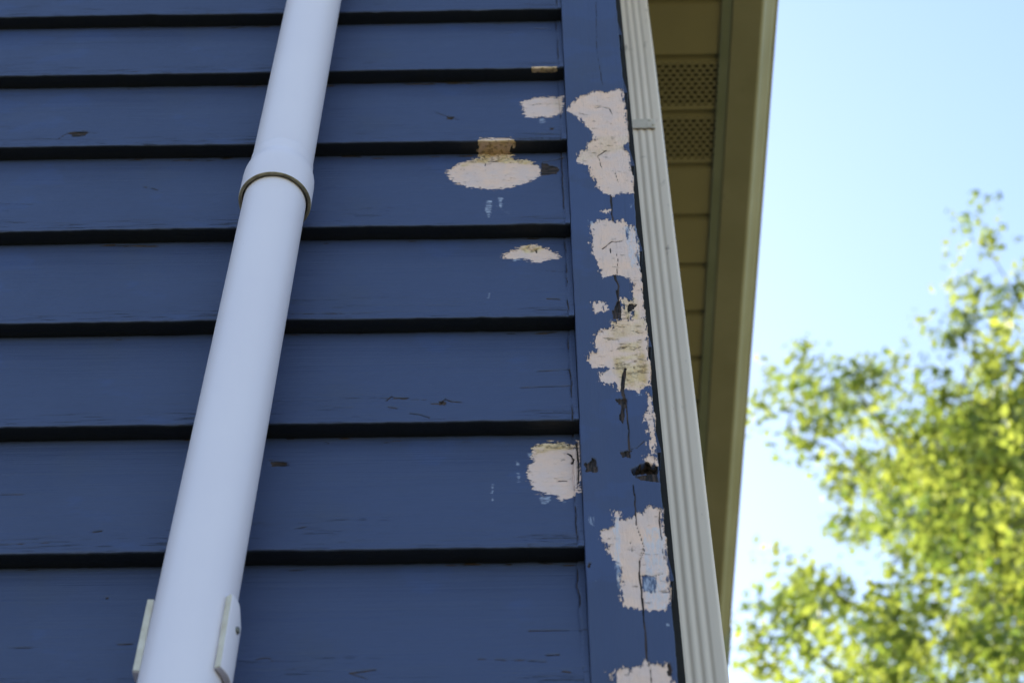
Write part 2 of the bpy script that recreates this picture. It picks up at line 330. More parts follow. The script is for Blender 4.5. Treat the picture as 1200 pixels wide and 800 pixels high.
def wear_field(X, Z, bares, holes, darks, cracks, stains, thins, Yp, vert):
    cw = 1.1 if vert else 1.5
    W = np.zeros(X.shape+(4,)); dep = np.zeros(X.shape)
    sx, sz = (1, .22) if vert else (.22, 1)
    n1 = fbm(X*260*(1 if vert else .35), Z*260*(.35 if vert else 1), 3); n2 = fbm(X*700*sx, Z*700*sz, 9, 3); n3 = fbm(X*60, Z*60, 21, 3); n4 = fbm(X*340, Z*260, 33, 2)
    def region(P, m=.012):
        lo = P.min(0)-m; hi = P.max(0)+m
        return (X > lo[0]) & (X < hi[0]) & (Z > lo[1]) & (Z < hi[1])
    for p in bares:
        P = wallpts(p, Yp); r = region(P)
        if not r.any(): continue
        d = sdf(X[r], Z[r], P)+n1[r]*(.0045 if vert else .0065)+n2[r]*.0026+n3[r]*.0022+n4[r]*.0022
        v = sstep(.0015, -.0015, d); W[r, 0] = np.maximum(W[r, 0], np.clip(.5-d/.016, 0, 1))
        dep[r] = np.maximum(dep[r], v*(.0008+n3[r]*.0006+n2[r]*.0003))
        rim = np.exp(-((d-.0006)/.0012)**2)*np.clip(n3[r]*1.5+.3, 0, 1); dep[r] -= rim*.0012
    for p in holes:
        P = wallpts(p, Yp); r = region(P)
        if r.any(): W[r, 0] = np.minimum(W[r, 0], np.clip(.5+(sdf(X[r], Z[r], P)+n1[r]*.0015)/.016, 0, 1))
    for p, a in stains:
        P = wallpts(p, Yp); r = region(P)
        if r.any():
            v = sstep(.006, -.004, sdf(X[r], Z[r], P)+n3[r]*.006)*a; W[r, 1] = np.maximum(W[r, 1], np.clip(v, 0, 1)*sstep(.35, .55, W[r, 0]))
            dep[r] += v*n1[r]*.0030*sstep(.45, .6, W[r, 0])
    for p in thins:
        P = wallpts(p, Yp); r = region(P, .006)
        if r.any(): W[r, 3] = np.maximum(W[r, 3], sstep(.0035, -.002, sdf(X[r], Z[r], P)+n2[r]*.003)*.62)
    for p in darks:
        P = wallpts(p, Yp); r = region(P, .005)
        if r.any():
            v = sstep(.0010, -.0010, sdf(X[r], Z[r], P)+n1[r]*.0040+n2[r]*.0018)
            W[r, 2] = np.maximum(W[r, 2], v); dep[r] = np.maximum(dep[r], v*(.0022+n2[r]*.0012))
    for p, wd in cracks:
        P = wallpts(p, Yp); r = region(P, .006)
        if r.any():
            d = segd(X[r]+n3[r]*.0012+n1[r]*.0005, Z[r]+n3[r]*.0008, P)/(wd*cw*(.6+.45*sstep(-.5, .4, n3[r]))); v = np.exp(-d*d*1.1)
            v = v*np.clip(1.05+n1[r]*.6, 0, 1); W[r, 2] = np.maximum(W[r, 2], v*.95); dep[r] += v*.0016
    return W, dep
# ---------------------------------------------------------------- the house
house = empty('blue_house', (XR, 0, 0), 'blue clapboard house corner seen from below, its paint flaked to pale primer', 'house')
EAVE = EYE+3.9                 # underside of the soffit
SLOPE = .5; GUTX = .47
RIDGE_X = -4.2
def roof_under(x): return EAVE+.02+(GUTX-x)*SLOPE if x > RIDGE_X else EAVE+.02+(GUTX-RIDGE_X)*SLOPE-(RIDGE_X-x)*SLOPE
lap_px = (10, 79, 163, 262, 370, 492, 640)
laps = [onY(660, y, -LAP)[2] for y in lap_px][::-1]          # ascending
PITCHB = (laps[-1]-laps[0])/6
laps = [laps[0]-PITCHB*k for k in range(14, 0, -1)]+laps+[laps[-1]+PITCHB*k for k in range(1, 12)]
XW0 = -8.6
def cols(spec):
    out = []
    for a, b, st in spec: out.append(np.arange(a, b, st))
    return np.concatenate(out+[[spec[-1][1]]])
VIS = [(-.95, -.20, .0030), (-.20, XL-.0006, .0013)]
for k, zb in enumerate(laps[:-1]):
    s = laps[k+1]-zb; zm = zb+s/2
    if zb > roof_under(RIDGE_X)-.1: break
    xr = XL-.0006
    if roof_under(xr) < zb+s: xr = GUTX-(zb+s-EAVE-.02)/SLOPE
    xl = XW0 if roof_under(XW0) > zb+s else RIDGE_X-(GUTX-RIDGE_X-(zb+s-EAVE-.02)/SLOPE)
    vis = (2.6 < zm < 4.85)
    if vis:
        extra = []
        if 3.95 < zm < 4.15: extra = [onY(60, 160, -.02)[0], onY(125, 160, -.02)[0]]
        if 3.3 < zm < 3.6: extra = [onY(440, 470, -.02)[0], onY(550, 470, -.02)[0]]
        sp = [(XW0, -1.3, .4), (-1.3, -.95, .05)]
        if extra: sp += [(-.95, extra[0], .003), (extra[0], extra[1], .0012), (extra[1], max(-.20, extra[1]+.01), .003), (max(-.20, extra[1]+.01), xr, .0013)]
        else: sp += [(-.95, -.20, .0030), (-.20, xr, .0013)]
        xs = cols(sp); zs = np.concatenate([np.arange(.0025, s, .0013), [s+.012]])
    else:
        xs = np.linspace(xl, xr, 30); zs = np.array([.003, .05, .1, .15, s+.012])
    # profile: underside from wall to lip, small round, then face
    under = [(-.001+.004, 0), (-.006, .0002), (-.012, 0), (-.018, 0), (-LAP+.0035, 0), (-LAP+.0012, .0003), (-LAP+.0003, .0013)]
    yy = np.array([p[0] for p in under]+[-LAP*(1-z/s) for z in zs]); zz = np.array([p[1] for p in under]+list(zs))
    X, ZZ = np.meshgrid(xs, zz); Yg = np.repeat(yy[:, None], len(xs), 1)
    Z = ZZ+zb; nu = len(under)
    wv = fbm(xs*3, np.full(len(xs), k*3.7), 5, 3)*.0026+fbm(xs*60, np.full(len(xs), k*3.7), 6, 3)*.0011-np.maximum(0, fbm(xs*14, np.full(len(xs), k*9.1), 16, 3)-.35)*-.006      # wavering lower edge
    fade = np.clip(1-ZZ/.03, 0, 1); Z = Z+wv[None, :]*fade
    Yg = Yg+fbm(X*5, Z*14, 31, 3)*.0008*np.clip(ZZ/.01, 0, 1)
    W = None
    if vis:
        face = ZZ > .0012
        W, dep = wear_field(X, ZZ+zb, BARE_S, [], DARK_S, CRACK_S, STAIN_S, THIN_S, -.018, False)
        # only the face takes the marks drawn for it; the underside gets its own
        W[:nu-1] = 0; dep[:nu-1] = 0
        # long fine checks near the lower edge
        n = fbm(X*9, Z*520, 40+k, 3); m = fbm(X*5, Z*18, 60+k, 2)
        low = np.clip(1.15-ZZ/(s*.42), 0, 1)
        ck = sstep(.16, .42, n)*sstep(-.25, .25, m)*low*face
        dep += ck*.0007; W[..., 2] = np.maximum(W[..., 2], ck*.50)
        # the caulk seam beside the corner board
        xc = XL-.0085+fbm(Z*40, Z*0+k, 77, 3)*.0018
        g = np.exp(-((X-xc)/.0009)**2)*np.clip(.75+fbm(Z*30, Z*0, 78, 2), 0, 1)*face
        dep += g*.0022; W[..., 2] = np.maximum(W[..., 2], g*.9*(1-.6*W[..., 0]))
        bead = (X > xc+.001)*face; Yg = Yg-bead*.0012
        # broken dark streaks up under the lap above
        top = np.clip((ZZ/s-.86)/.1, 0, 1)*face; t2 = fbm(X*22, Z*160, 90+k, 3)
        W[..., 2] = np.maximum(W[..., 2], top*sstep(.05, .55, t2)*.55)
        # chipped lower edge
        ch = sstep(.35, .7, fbm(X*24, X*0+k, 101, 3)[0])[None, :]*np.exp(-((ZZ-.001)/.0022)**2)
        Yg += ch*.0012
        W[:, :, 0] = np.maximum(W[:, :, 0], 0)
        gr = np.clip((.0014-ZZ)/.0008, 0, 1)*np.clip((Yg+LAP)/.0025, 0, 1); W[..., 1] = np.maximum(W[..., 1], gr)
        # underside scars (paint gone to the tan wood) where the photo shows them
        if abs(zb-onY(660, 163, -LAP)[2]) < .01:
            a, b_ = onY(559, 163, -LAP)[0], onY(604, 163, -LAP)[0]
            tp = np.clip((Yg+LAP)/LAP, 0, 1)*.006; nn = fbm(X*140, Yg*260, 12)*.009; inr = sstep(-.002, .001, X-a-tp+nn)*sstep(-.002, .001, b_-X-tp+nn); inr[nu:] *= np.clip(1-ZZ[nu:]/.003, 0, 1)
            W[..., 0] = np.maximum(W[..., 0], inr); W[..., 1] = np.maximum(W[..., 1], inr*1.0); W[..., 2] *= 1-inr
        if abs(zb-onY(660, 79, -LAP)[2]) < .01:
            a, b_ = onY(623, 80, -LAP)[0], onY(652, 80, -LAP)[0]
            inr = sstep(-.002, .002, X-a)*sstep(-.004, .002, b_-X)*(Yg < -LAP*.62); inr[nu+2:] = 0
            W[..., 0] = np.maximum(W[..., 0], inr); W[..., 1] = np.maximum(W[..., 1], inr); W[..., 2] *= 1-inr
        Yg = Yg+dep
    P = np.stack([X, Yg, Z], -1)
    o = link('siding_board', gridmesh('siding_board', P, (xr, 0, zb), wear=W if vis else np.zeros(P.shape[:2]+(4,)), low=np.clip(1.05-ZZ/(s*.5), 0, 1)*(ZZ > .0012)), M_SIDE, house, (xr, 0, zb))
# ---- corner board: one vertical plank wrapped round its edges, with the full wear
zlo, zhi = onY(700, 850)[2], onY(700, -60)[2]
zs = np.concatenate([np.arange(.25, zlo, .25), np.arange(zlo, zhi, .00125), np.arange(zhi+.01, EAVE, .2), [EAVE+.02]])
f = np.arange(XL+.0015, XR-.0015, .00115)
xs = np.concatenate([[XL, XL, XL+.0004], f, [XR-.0006, XR-.0001, XR, XR, XR, XR]]); ys = np.concatenate([[.012, -.0245, -.0257], np.full(len(f), -.026), [-.0256, -.0246, -.023, -.015, -.008, .010]])
X, Z = np.meshgrid(xs, zs); Yg = np.repeat(ys[None], len(zs), 0)
isf = (ys < -.0255)[None, :]
W, dep = wear_field(X, Z, BARE_C, HOLE_C, DARK_C, CRACK_C, STAIN_C, THIN_C, -.026, True)
# the long check running down the plank at two thirds of its width
n = fbm(X*500, Z*8, 140, 3); ck = sstep(.45, .65, n)*.4
dep += ck*.0005; W[..., 2] = np.maximum(W[..., 2], ck*.5)
P0 = wallpts(zF([(400,600),(520,541),(600,575),(606,612),(415,640)]), -.026); hole = sstep(.001, -.002, sdf(X, Z, P0)); dep += hole*.012
P1 = wallpts(zF([(420,650),(600,610),(622,700),(480,680)]), -.026); hw = sstep(.001, -.001, sdf(X, Z, P1)+fbm(X*300, Z*300, 8)*.001); dep += hw*.003
W[..., 2] = np.maximum(W[..., 2], hw*.62)
wob = (fbm(Z*14, Z*0, 150, 4)*.0012+fbm(Z*90, Z*0, 151, 3)*.0008)
edge = np.clip((X-(XR-.010))/.010, 0, 1); X2 = X+wob*edge+edge*sstep(.4, .6, W[..., 0])*np.maximum(fbm(Z*180, X*60, 160, 3), -.1)*.0035
X2 = X2+np.clip((XL+.004-X)/.004, 0, 1)*fbm(Z*30, Z*0, 152, 3)*.0006
wt = np.where(isf, 1, .25); P = np.stack([X2, Yg+dep*wt+fbm(X*20, Z*5, 155, 3)*.0006, Z], -1)
link('corner_board', gridmesh('corner_board', P, (XR, 0, .2), wear=W, low=np.full(X.shape, .12)), M_CORN, house, (XR, 0, .2))
# ---- side wall siding, seen edge-on past the corner board: lapped boards whose ends form the saw teeth
SX = XR-.0150
for k, zb in enumerate(laps[:-1]):
    if zb > EAVE-.02: break
    s = laps[k+1]-zb; s = min(s, EAVE+.01-zb); d = -.021+(.003 if k % 2 else -.002)
    zb2 = zb+d; pr = [(SX+.001, 0), (SX+LAP-.006, 0), (SX+LAP-.0005, .0006), (SX+LAP, .003), (SX-.002, PITCHB+.010), (SX-.004, PITCHB+.010), (SX-.004, 0)]
    yst = .010+(random.Random(k).random()*.006); y1 = 9.
    V, Fc = extrude_y([(p[0], p[1]+zb2) for p in pr], yst, y1, True, 2)
    link('siding_board', mesh('side_siding_board', V, Fc, (SX, 0, zb2)), M_PLAIN, house, (SX, 0, zb2))
addbox('gap_shade_strip', (SX, XR+.0150, .046, .062, .3, EAVE-.01), M_WOOD_SHADE, house)  # added near-black strip: the shadow in the gap before the downspout
# ---- wall core behind the boards (so no light gets through) with its gable
g0 = .30
pts = [(XW0+.02, g0), (SX-.006, g0), (SX-.006, EAVE+.1), (RIDGE_X, roof_under(RIDGE_X)-.01), (XW0+.02, roof_under(XW0+.02)-.01)]
V = [(x, .006, z) for x, z in pts]+[(x, 9.0, z) for x, z in pts]
Fc = [(0, 1, 2, 3, 4), (9, 8, 7, 6, 5)]+[(i, i+5, (i+1) % 5+5, (i+1) % 5) for i in range(5)]
link('wall', mesh('wall', V, Fc, (XR, 0, 0)), M_WOOD_SHADE, house, (XR, 0, 0))
addbox('foundation', (XW0+.03, SX-.02, .01, 8.98, 0, g0), simple('grey concrete', (.35, .34, .32), rough=.9), house)
# ---- roof slab
Y0r, Y1r = -.28, 9.28; th = .11
pr = [(GUTX+.015, EAVE+.100), (RIDGE_X, roof_under(RIDGE_X)+.12), (-8.95, roof_under(-8.95)+.12), (-8.95, roof_under(-8.95)+.12+th), (RIDGE_X, roof_under(RIDGE_X)+.12+th), (GUTX+.03, EAVE+.100+th)]
V, Fc = extrude_y(pr, Y0r, Y1r)
link('roof', mesh('roof', V, [f[::-1] for f in Fc], (RIDGE_X, 0, EAVE)), M_ROOF, house, (RIDGE_X, 0, EAVE))
# ---- soffit: one panel per 15 cm, with a V joint whose far lip catches the light
J = .451; SP = .1487; SY0 = .6489
def soffit_mesh(vented):
    me_name = 'soffit_panel'; x0, x1 = SX+.004, J+.004
    prof = [(0, .018), (.002, .018), (.0165, .0012), (.020, 0)]
    end = SP
    if not vented:
        prof += [(SP-.006, 0), (SP-.002, .001), (SP-.0005, .018), (SP, .018)]
        V = []; Fc = []
        for x in (x0, x1): V += [(x, y, z) for y, z in prof]
        n = len(prof); Fc = [(i, i+1, n+i+1, n+i) for i in range(n-1)]
        return mesh(me_name, V, [f[::-1] for f in Fc]), None
    V = []
    for x in (x0, x1): V += [(x, y, z) for y, z in prof]
    prof2 = [(SP-.014, 0), (SP-.006, 0), (SP-.002, .001), (SP-.0005, .018), (SP, .018)]
    n = len(prof); Fc = [(i, n+i, n+i+1, i+1) for i in range(n-1)]
    b0 = len(V); m = len(prof2)
    for x in (x0, x1): V += [(x, y, z) for y, z in prof2]
    Fc += [(b0+i, b0+m+i, b0+m+i+1, b0+i+1) for i in range(m-1)]
    # pressed louvre field: a dimpled sheet with real slots
    st = .0021; xs = np.arange(x0, x1+st, st); ys = np.linspace(.020, SP-.014, 56)
    X, Y = np.meshgrid(xs, ys); px, py = .0175, .0118
    row = np.floor(Y/py); u = (X/px+.5*(row % 2)) % 1-.5; v = (Y/py) % 1-.5
    r = np.sqrt((u/.36)**2+(v/.32)**2)
    Zd = -.0045*np.clip(1.15-r, 0, 1)*np.clip(v*2+.8, 0, 1)
    Xc = (X[:-1, :-1]+X[1:, 1:])/2; Yc = (Y[:-1, :-1]+Y[1:, 1:])/2; row = np.floor(Yc/py)
    uc = (Xc/px+.5*(row % 2)) % 1-.5; vc = (Yc/py) % 1-.5
    keep = ~((np.abs(uc)/.46+np.abs(vc+.06)/.42) < 1)
    b1 = len(V); V += [(x0, .018, .012), (x1, .018, .012), (x1, SP-.012, .012), (x0, SP-.012, .012)]; Fc.append((b1+3, b1+2, b1+1, b1))  # added backing sheet; its dark colour sets the shade seen through the slots
    return mesh(me_name, V, Fc), gridmesh('vent_slots', np.stack([X, Y, Zd], -1), keep=keep, flip=True)
plain_me, _ = soffit_mesh(False); vent_me, slots_me = soffit_mesh(True)
plain_me.materials.append(M_SOFF); vent_me.materials.append(M_SOFF); vent_me.materials.append(simple('dark slot backing', (.12, .10, .05), rough=.9)); vent_me.polygons[len(vent_me.polygons)-1].material_index = 1; slots_me.materials.append(M_SOFF)
soffit = empty('soffit_tmp', (0, 0, 0), None, None); bpy.data.objects.remove(soffit)
for k in range(-6, 56):
    y = SY0+SP*k-.0; vent = (k in (0, 1)) or (k > 12 and k % 9 in (0, 1))
    o = link('soffit_panel', vent_me if vent else plain_me, None, house, (0, y, EAVE))
    if vent:
        s_ = bpy.data.objects.new('vent_slots', slots_me); COL.objects.link(s_); s_.parent = o; s_['kind'] = 'stuff'
# attic closure above the soffit (dark) and the trims
addbox('eave_board', (SX-.002, GUTX-.002, Y0r+.01, 9.2, EAVE+.055, EAVE+.075), M_WOOD_SHADE, house)
V, Fc = extrude_y([(J+.003, EAVE-.004), (J+.0168, EAVE-.0045), (J+.017, EAVE+.004), (J+.017, EAVE+.125), (J+.003, EAVE+.125)], -.27, 9.27)
link('fascia_board', mesh('fascia_board', V, [f[::-1] for f in Fc], (J, 0, EAVE)), M_TRIM, house, (J, 0, EAVE))
V, Fc = extrude_y([(J-.006, EAVE-.007), (J+.003, EAVE-.007), (J+.003, EAVE-.0045), (J-.006, EAVE-.0045)], -.26, 9.26)
link('soffit_trim', mesh('soffit_trim', V, [f[::-1] for f in Fc], (J, 0, EAVE)), M_TRIM, house, (J, 0, EAVE))
V, Fc = extrude_y([(SX+LAP-.002, EAVE-.012), (SX+LAP+.014, EAVE-.012), (SX+LAP+.014, EAVE-.004), (SX+LAP-.002, EAVE-.004)], .05, 9.2)
link('soffit_trim', mesh('soffit_trim', V, [f[::-1] for f in Fc], (SX, 0, EAVE)), M_TRIM, house, (SX, 0, EAVE))
# ---------------------------------------------------------------- rain gutter (K profile, open on top, thin sheet folded back on itself)
gx = J+.0172; gb = EAVE-.006
outer = [(gx, gb+.12), (gx, gb+.004), (gx+.003, gb), (gx+.068, gb), (gx+.074, gb+.004), (gx+.077, gb+.016), (gx+.080, gb+.030), (gx+.086, gb+.044), (gx+.095, gb+.056), (gx+.104, gb+.066), (gx+.109, gb+.078), (gx+.110, gb+.094), (gx+.119, gb+.097), (gx+.120, gb+.108), (gx+.112, gb+.110)]
inner = [(x-.0012 if x > gx+.03 else x+.0012, z+.0012) for x, z in outer][::-1]
gut = empty('rain_gutter', (gx, -.25, gb), 'tan metal rain gutter along the eave above the soffit, against the sky', 'gutter')
V, Fc = extrude_y(outer+inner, -.25, 9.25, True, 30)
o = link('trough', mesh('trough', V, [f[::-1] for f in Fc], (gx, 0, gb)), M_GUT, gut, (gx, 0, gb))
for y in (2.66, 5.8):      # the joint sleeve seen as a dark step far down the gutter
    slv = [(x+.004 if x > gx+.06 else x, z-.004 if z < gb+.02 else z) for x, z in outer]
    V, Fc = extrude_y(slv+[(x-.003 if x > gx+.03 else x, z+.002) for x, z in outer][::-1], y, y+.16)
    link('joint_sleeve', mesh('joint_sleeve', V, [f[::-1] for f in Fc], (gx, y, gb)), M_TRIM, gut, (gx, y, gb))
for y in np.arange(.3, 9, .75):
    addbox('hanger', (gx+.004, gx+.108, y, y+.02, gb+.096, gb+.0985), M_STEEL, gut)
for y in (-.25, 9.249):
    V = [(x, y, z) for x, z in outer]; V2 = [(x, y+.001, z) for x, z in outer]; n = len(V)
    link('end_cap', mesh('end_cap', V+V2, [tuple(range(n)), tuple(range(n, 2*n))[::-1]], (gx, y, gb)), M_GUT, gut, (gx, y, gb))
# ---------------------------------------------------------------- downspout on the side wall
DX0, DX1, DY0, DY1 = .1800, .2405, .25, .325
ds = empty('downspout', ((DX0+DX1)/2, DY0, .1), 'off white ribbed metal downspout standing against the side wall beside the corner board', 'downspout')
def ds_profile():
    p = []; w_ = DX1-DX0
    def ribs(a, b, fixed, axis, sgn, span=(.12, .76), nr=3):
        # from a to b along axis, ribs are grooves inward
        n = 60
        for i in range(n+1):
            t = i/n; c = .0055/abs(b-a); q = 0
            if span[0] < t < span[1]:
                u = (t-span[0])/(span[1]-span[0])*nr % 1
                q = .0018*(.5-.5*math.cos(2*math.pi*u))**1.3
            e = 0
            if t < c: e = .0055-math.sqrt(max(0, .0055**2-(.0055-t*abs(b-a))**2))
            if t > 1-c: e = .0055-math.sqrt(max(0, .0055**2-(.0055-(1-t)*abs(b-a))**2))
            pos = a+(b-a)*t; off = fixed+sgn*(q+e)
            p.append((pos, off) if axis == 'x' else (off, pos))
    ribs(DX0, DX1, DY0, 'x', 1)
    ribs(DY0+.001, DY1-.001, DX1, 'y', -1, (.14, .86), 5)
    ribs(DX1, DX0, DY1, 'x', -1)
    ribs(DY1-.001, DY0+.001, DX0, 'y', 1, (.14, .86), 5)
    return p
pp = ds_profile(); n = len(pp)
def loft(rings, closed_ends=True):
    V = []; Fc = []; n = len(rings[0])
    for r in rings: V += r
    for k in range(len(rings)-1):
        for i in range(n):
            j = (i+1) % n; Fc.append((k*n+i, k*n+j, (k+1)*n+j, (k+1)*n+i))
    if closed_ends: Fc.append(tuple(range(n))[::-1]); Fc.append(tuple(range((len(rings)-1)*n, len(rings)*n)))
    return V, Fc
zr = np.concatenate([[.25], np.arange(2.4, 5.16, .05)])
rings = [[(x+.0005*math.sin(z*7), y+.0007*math.sin(z*5+1), z) for x, y in pp] for z in zr]
V, Fc = loft(rings); link('pipe_run', mesh('pipe_run', V, Fc, (DX0, DY0, .25), True), M_DOWN, ds, (DX0, DY0, .25))
cx, cy = (DX0+DX1)/2, (DY0+DY1)/2
def scaled(k, dx, z, tilt): return [((x-cx)*k+cx+dx+0, (y-cy)*k+cy, z-(x-cx)*tilt) for x, y in pp]
rings = [scaled(1.03, 0, 5.12, 0), scaled(1.03, 0, 5.16, .1), scaled(1.03, .02, 5.19, .6), scaled(1.03, gx+.036-cx-.03, 5.30, .6), scaled(1.03, gx+.036-cx, 5.36, .1), scaled(1.0, gx+.036-cx, gb-.002, 0)]
V, Fc = loft(rings); link('elbow', mesh('elbow', V, Fc, (cx, cy, 5.12), True), M_DOWN, ds, (cx, cy, 5.12))
rings = [[((x-cx)*1.0+cx, (y-cy)+cy-dy, z-(y-cy)*t) for x, y in pp] for dy, z, t in ((0, .26, 0), (0, .2, .3), (.06, .12, 1.0), (.30, .09, 1.1))]
V, Fc = loft(rings); link('elbow', mesh('elbow', V, Fc, (cx, cy, .2), True), M_DOWN, ds, (cx, cy, .2))
def strap(z):
    V = []; z1 = z+.030; T = .0012; Y = DY0-.0022; xe = DX1-.0135
    path = [(SX+.012, DY0+.045), (DX0-.0012, DY0+.040), (DX0-.0016, DY0+.006), (DX0+.0015, DY0+.0005), (DX0+.005, Y), (cx, Y-.0006), (xe-.012, Y-.0012), (xe, Y-.0004)]
    off = [(x-T, y-T) for x, y in path]
    V, Fc = [], []; n = len(path)
    for zz in (z, z1):
        for i, (x, y) in enumerate(path+off[::-1]): V.append((x, y, zz+(.0010*math.sin(i*2.1))))
    m = 2*n; Fc = [(i, (i+1) % m, (i+1) % m+m, i+m) for i in range(m)]
    Fc += [tuple([i, 2*n-1-i, 2*n-2-i, i+1][::-1]) for i in range(n-1)]+[(m+i, m+2*n-1-i, m+2*n-2-i, m+i+1) for i in range(n-1)]
    o = link('strap', mesh('strap', V, Fc, (DX0, DY0, z)), M_STRAP, ds, (DX0, DY0, z))
    for (sx, dz) in ((xe-.010, .024), (xe-.004, .009)):
        rg = [[(sx+r*math.cos(a), yy, z+dz+r*math.sin(a)) for a in np.linspace(0, 2*math.pi, 13)[:-1]] for r, yy in ((.0030, Y-.0015), (.0028, Y-.0032), (.0015, Y-.0040))]
        V, Fc = loft(rg); link('screw', mesh('screw', V, Fc, (sx, Y, z+dz)), M_STRAP, o, (sx, Y, z+dz))
zst = onY(755, 152, .25)[2]; strap(zst); strap(zst-2.2)
# ---------------------------------------------------------------- white plastic vent pipe
PR = .0432; PY = -.082
def pcx(z): return -.3635+(z-3.0)*.0092+.0022
vp = empty('vent_pipe', (pcx(0), PY, .2), 'thick white plastic pipe running up the blue siding, with a flared coupling', 'pipe')
A = np.linspace(0, 2*math.pi, 97)[:-1]
def ringc(r, z, dz=0): return [(pcx(z)+r*math.cos(a), PY+r*math.sin(a), z) for a in A]
zc0 = onY(325, 203, -.130)[2]; zc1 = zc0+.082; zc2 = zc0+.098
zr = [.2, 2.5]+list(np.arange(2.7, zc0-.02, .1))+[zc0+.03]
V, Fc = loft([ringc(PR, z) for z in zr], False); link('lower_pipe', mesh('lower_pipe', V, Fc, (pcx(.2), PY, .2), True), M_PVC, vp, (pcx(.2), PY, .2))
prof = [(PR+.0070, zc0+.0005), (PR+.0072, zc0+.003), (PR+.0070, zc0+.02), (PR+.0069, zc0+.048), (PR+.0064, zc0+.056), (PR+.0052, zc0+.063), (PR+.0036, zc0+.069), (PR+.0022, zc0+.074), (PR+.0013, zc0+.080), (PR+.0012, zc2-.002), (PR+.0010, zc2), (PR+.0002, zc2+.0002)]
V, Fc = loft([ringc(r, z) for r, z in prof], False); cpl = link('coupling', mesh('coupling', V, Fc, (pcx(zc0), PY, zc0), True), M_PVC, vp, (pcx(zc0), PY, zc0))
prof = [(PR+.0070, zc0+.0006), (PR+.0066, zc0-.0006), (PR+.0026, zc0-.0006), (PR+.0023, zc0+.0004), (PR+.0018, zc0+.028)]
V, Fc = loft([ringc(r, z) for r, z in prof], False); link('rim', mesh('rim', V, [f for f in Fc], (pcx(zc0), PY, zc0), True), M_RIM, cpl, (pcx(zc0), PY, zc0))
PR2 = PR+.0001
zr = [zc1+.004]+list(np.arange(zc1+.1, 5.6, .2))+[6.0]
V, Fc = loft([ringc(PR2, z) for z in zr], False); link('upper_pipe', mesh('upper_pipe', V, Fc, (pcx(zc1), PY, zc1), True), M_PVC, vp, (pcx(zc1), PY, zc1))
# bracket: an open clip hugging the pipe, on a plate screwed to the wall
def bracket(zb, zt):
    br = empty('pipe_bracket', (pcx(zb), -.02, zb), 'white clip bracket clasping the plastic pipe near the bottom of the photo' if zb > 2 else 'white clip bracket clasping the plastic pipe low down near the ground', 'bracket', None)
    c = pcx(zb+.05)
    zb0, zt0 = zb, zt
    for sg in (1, -1):
        zb, zt = (zb0-.005, zt0-.005) if sg > 0 else (zb0+.010, zt0+.010)
        # arc from the back of the pipe to the open front; azimuth from -Y
        az = np.radians(np.linspace(58 if sg > 0 else 84, 168, 24)); ri, ro = PR+.0006, PR+.0082
        V = []; rings = []
        for k, a in enumerate(az):
            t = k/23; ztop = zt-(.0 if t < .16 else .016*min(1, (t-.16)/.12)**.8); zbt = zb
            pin = (c+sg*ri*math.sin(a), PY-ri*math.cos(a)); pout = (c+sg*ro*math.sin(a), PY-ro*math.cos(a))
            e = .0012
            rings.append([(pin[0], pin[1], zbt), (pout[0], pout[1], zbt), (pout[0]+sg*0, pout[1], ztop), (pin[0], pin[1], ztop)])
        V, Fc = loft(rings)
        if sg > 0: Fc = [f[::-1] for f in Fc]
        o = link('ear', mesh('ear', V, Fc, (c+sg*ro, PY, zb)), M_PVC, br, (c+sg*ro, PY, zb))
        md = o.modifiers.new('bevel', 'BEVEL'); md.width = .0008; md.segments = 2; md.limit_method = 'ANGLE'
        # the sawn front edge, creamier than the skin
        a = az[0]; tx, ty = -sg*math.cos(a), -math.sin(a)
        # unit normal of the end face, pointing to the open front
        q = []
        for r_ in (ri+.0004, ro-.0004):
            q.append((c+sg*r_*math.sin(a)+tx*.0012, PY-r_*math.cos(a)+ty*.0012))
        q0 = [(c+sg*r_*math.sin(a), PY-r_*math.cos(a)) for r_ in (ri+.0004, ro-.0004)]
        V = [(x, y, z) for z in (zb+.0008, zt-.0008) for x, y in (q0[0], q[0], q[1], q0[1])]
        Fc = [(0, 1, 2, 3), (7, 6, 5, 4), (0, 4, 5, 1), (1, 5, 6, 2), (2, 6, 7, 3), (3, 7, 4, 0)]
        link('ear_edge', mesh('ear_edge', V, Fc, (q[0][0], q[0][1], zb)), M_PVCE, o, (q[0][0], q[0][1], zb))
        # screw through the side
        if sg < 0: continue
        a = math.radians(79); sx, sy, szz = c+sg*(ro+.0002)*math.sin(a), PY-ro*math.cos(a), zb+.066
        rg = [[(sx+sg*h, sy+r_*math.cos(t), szz+r_*math.sin(t)) for t in np.linspace(0, 2*math.pi, 15)[:-1]] for r_, h in ((.0042, -.001), (.0042, .0012), (.0030, .0024), (.0012, .0018))]
        V, Fc = loft(rg); link('screw', mesh('screw', V, Fc, (sx, sy, szz)), M_STEEL, o, (sx, sy, szz))
    addbox('back_plate', (c-.030, c+.030, PY+PR-.002, -.004, zb+.014, zt-.02), M_PVC, br)
zb_, zt_ = 2.915, 3.017
bracket(zb_, zt_)
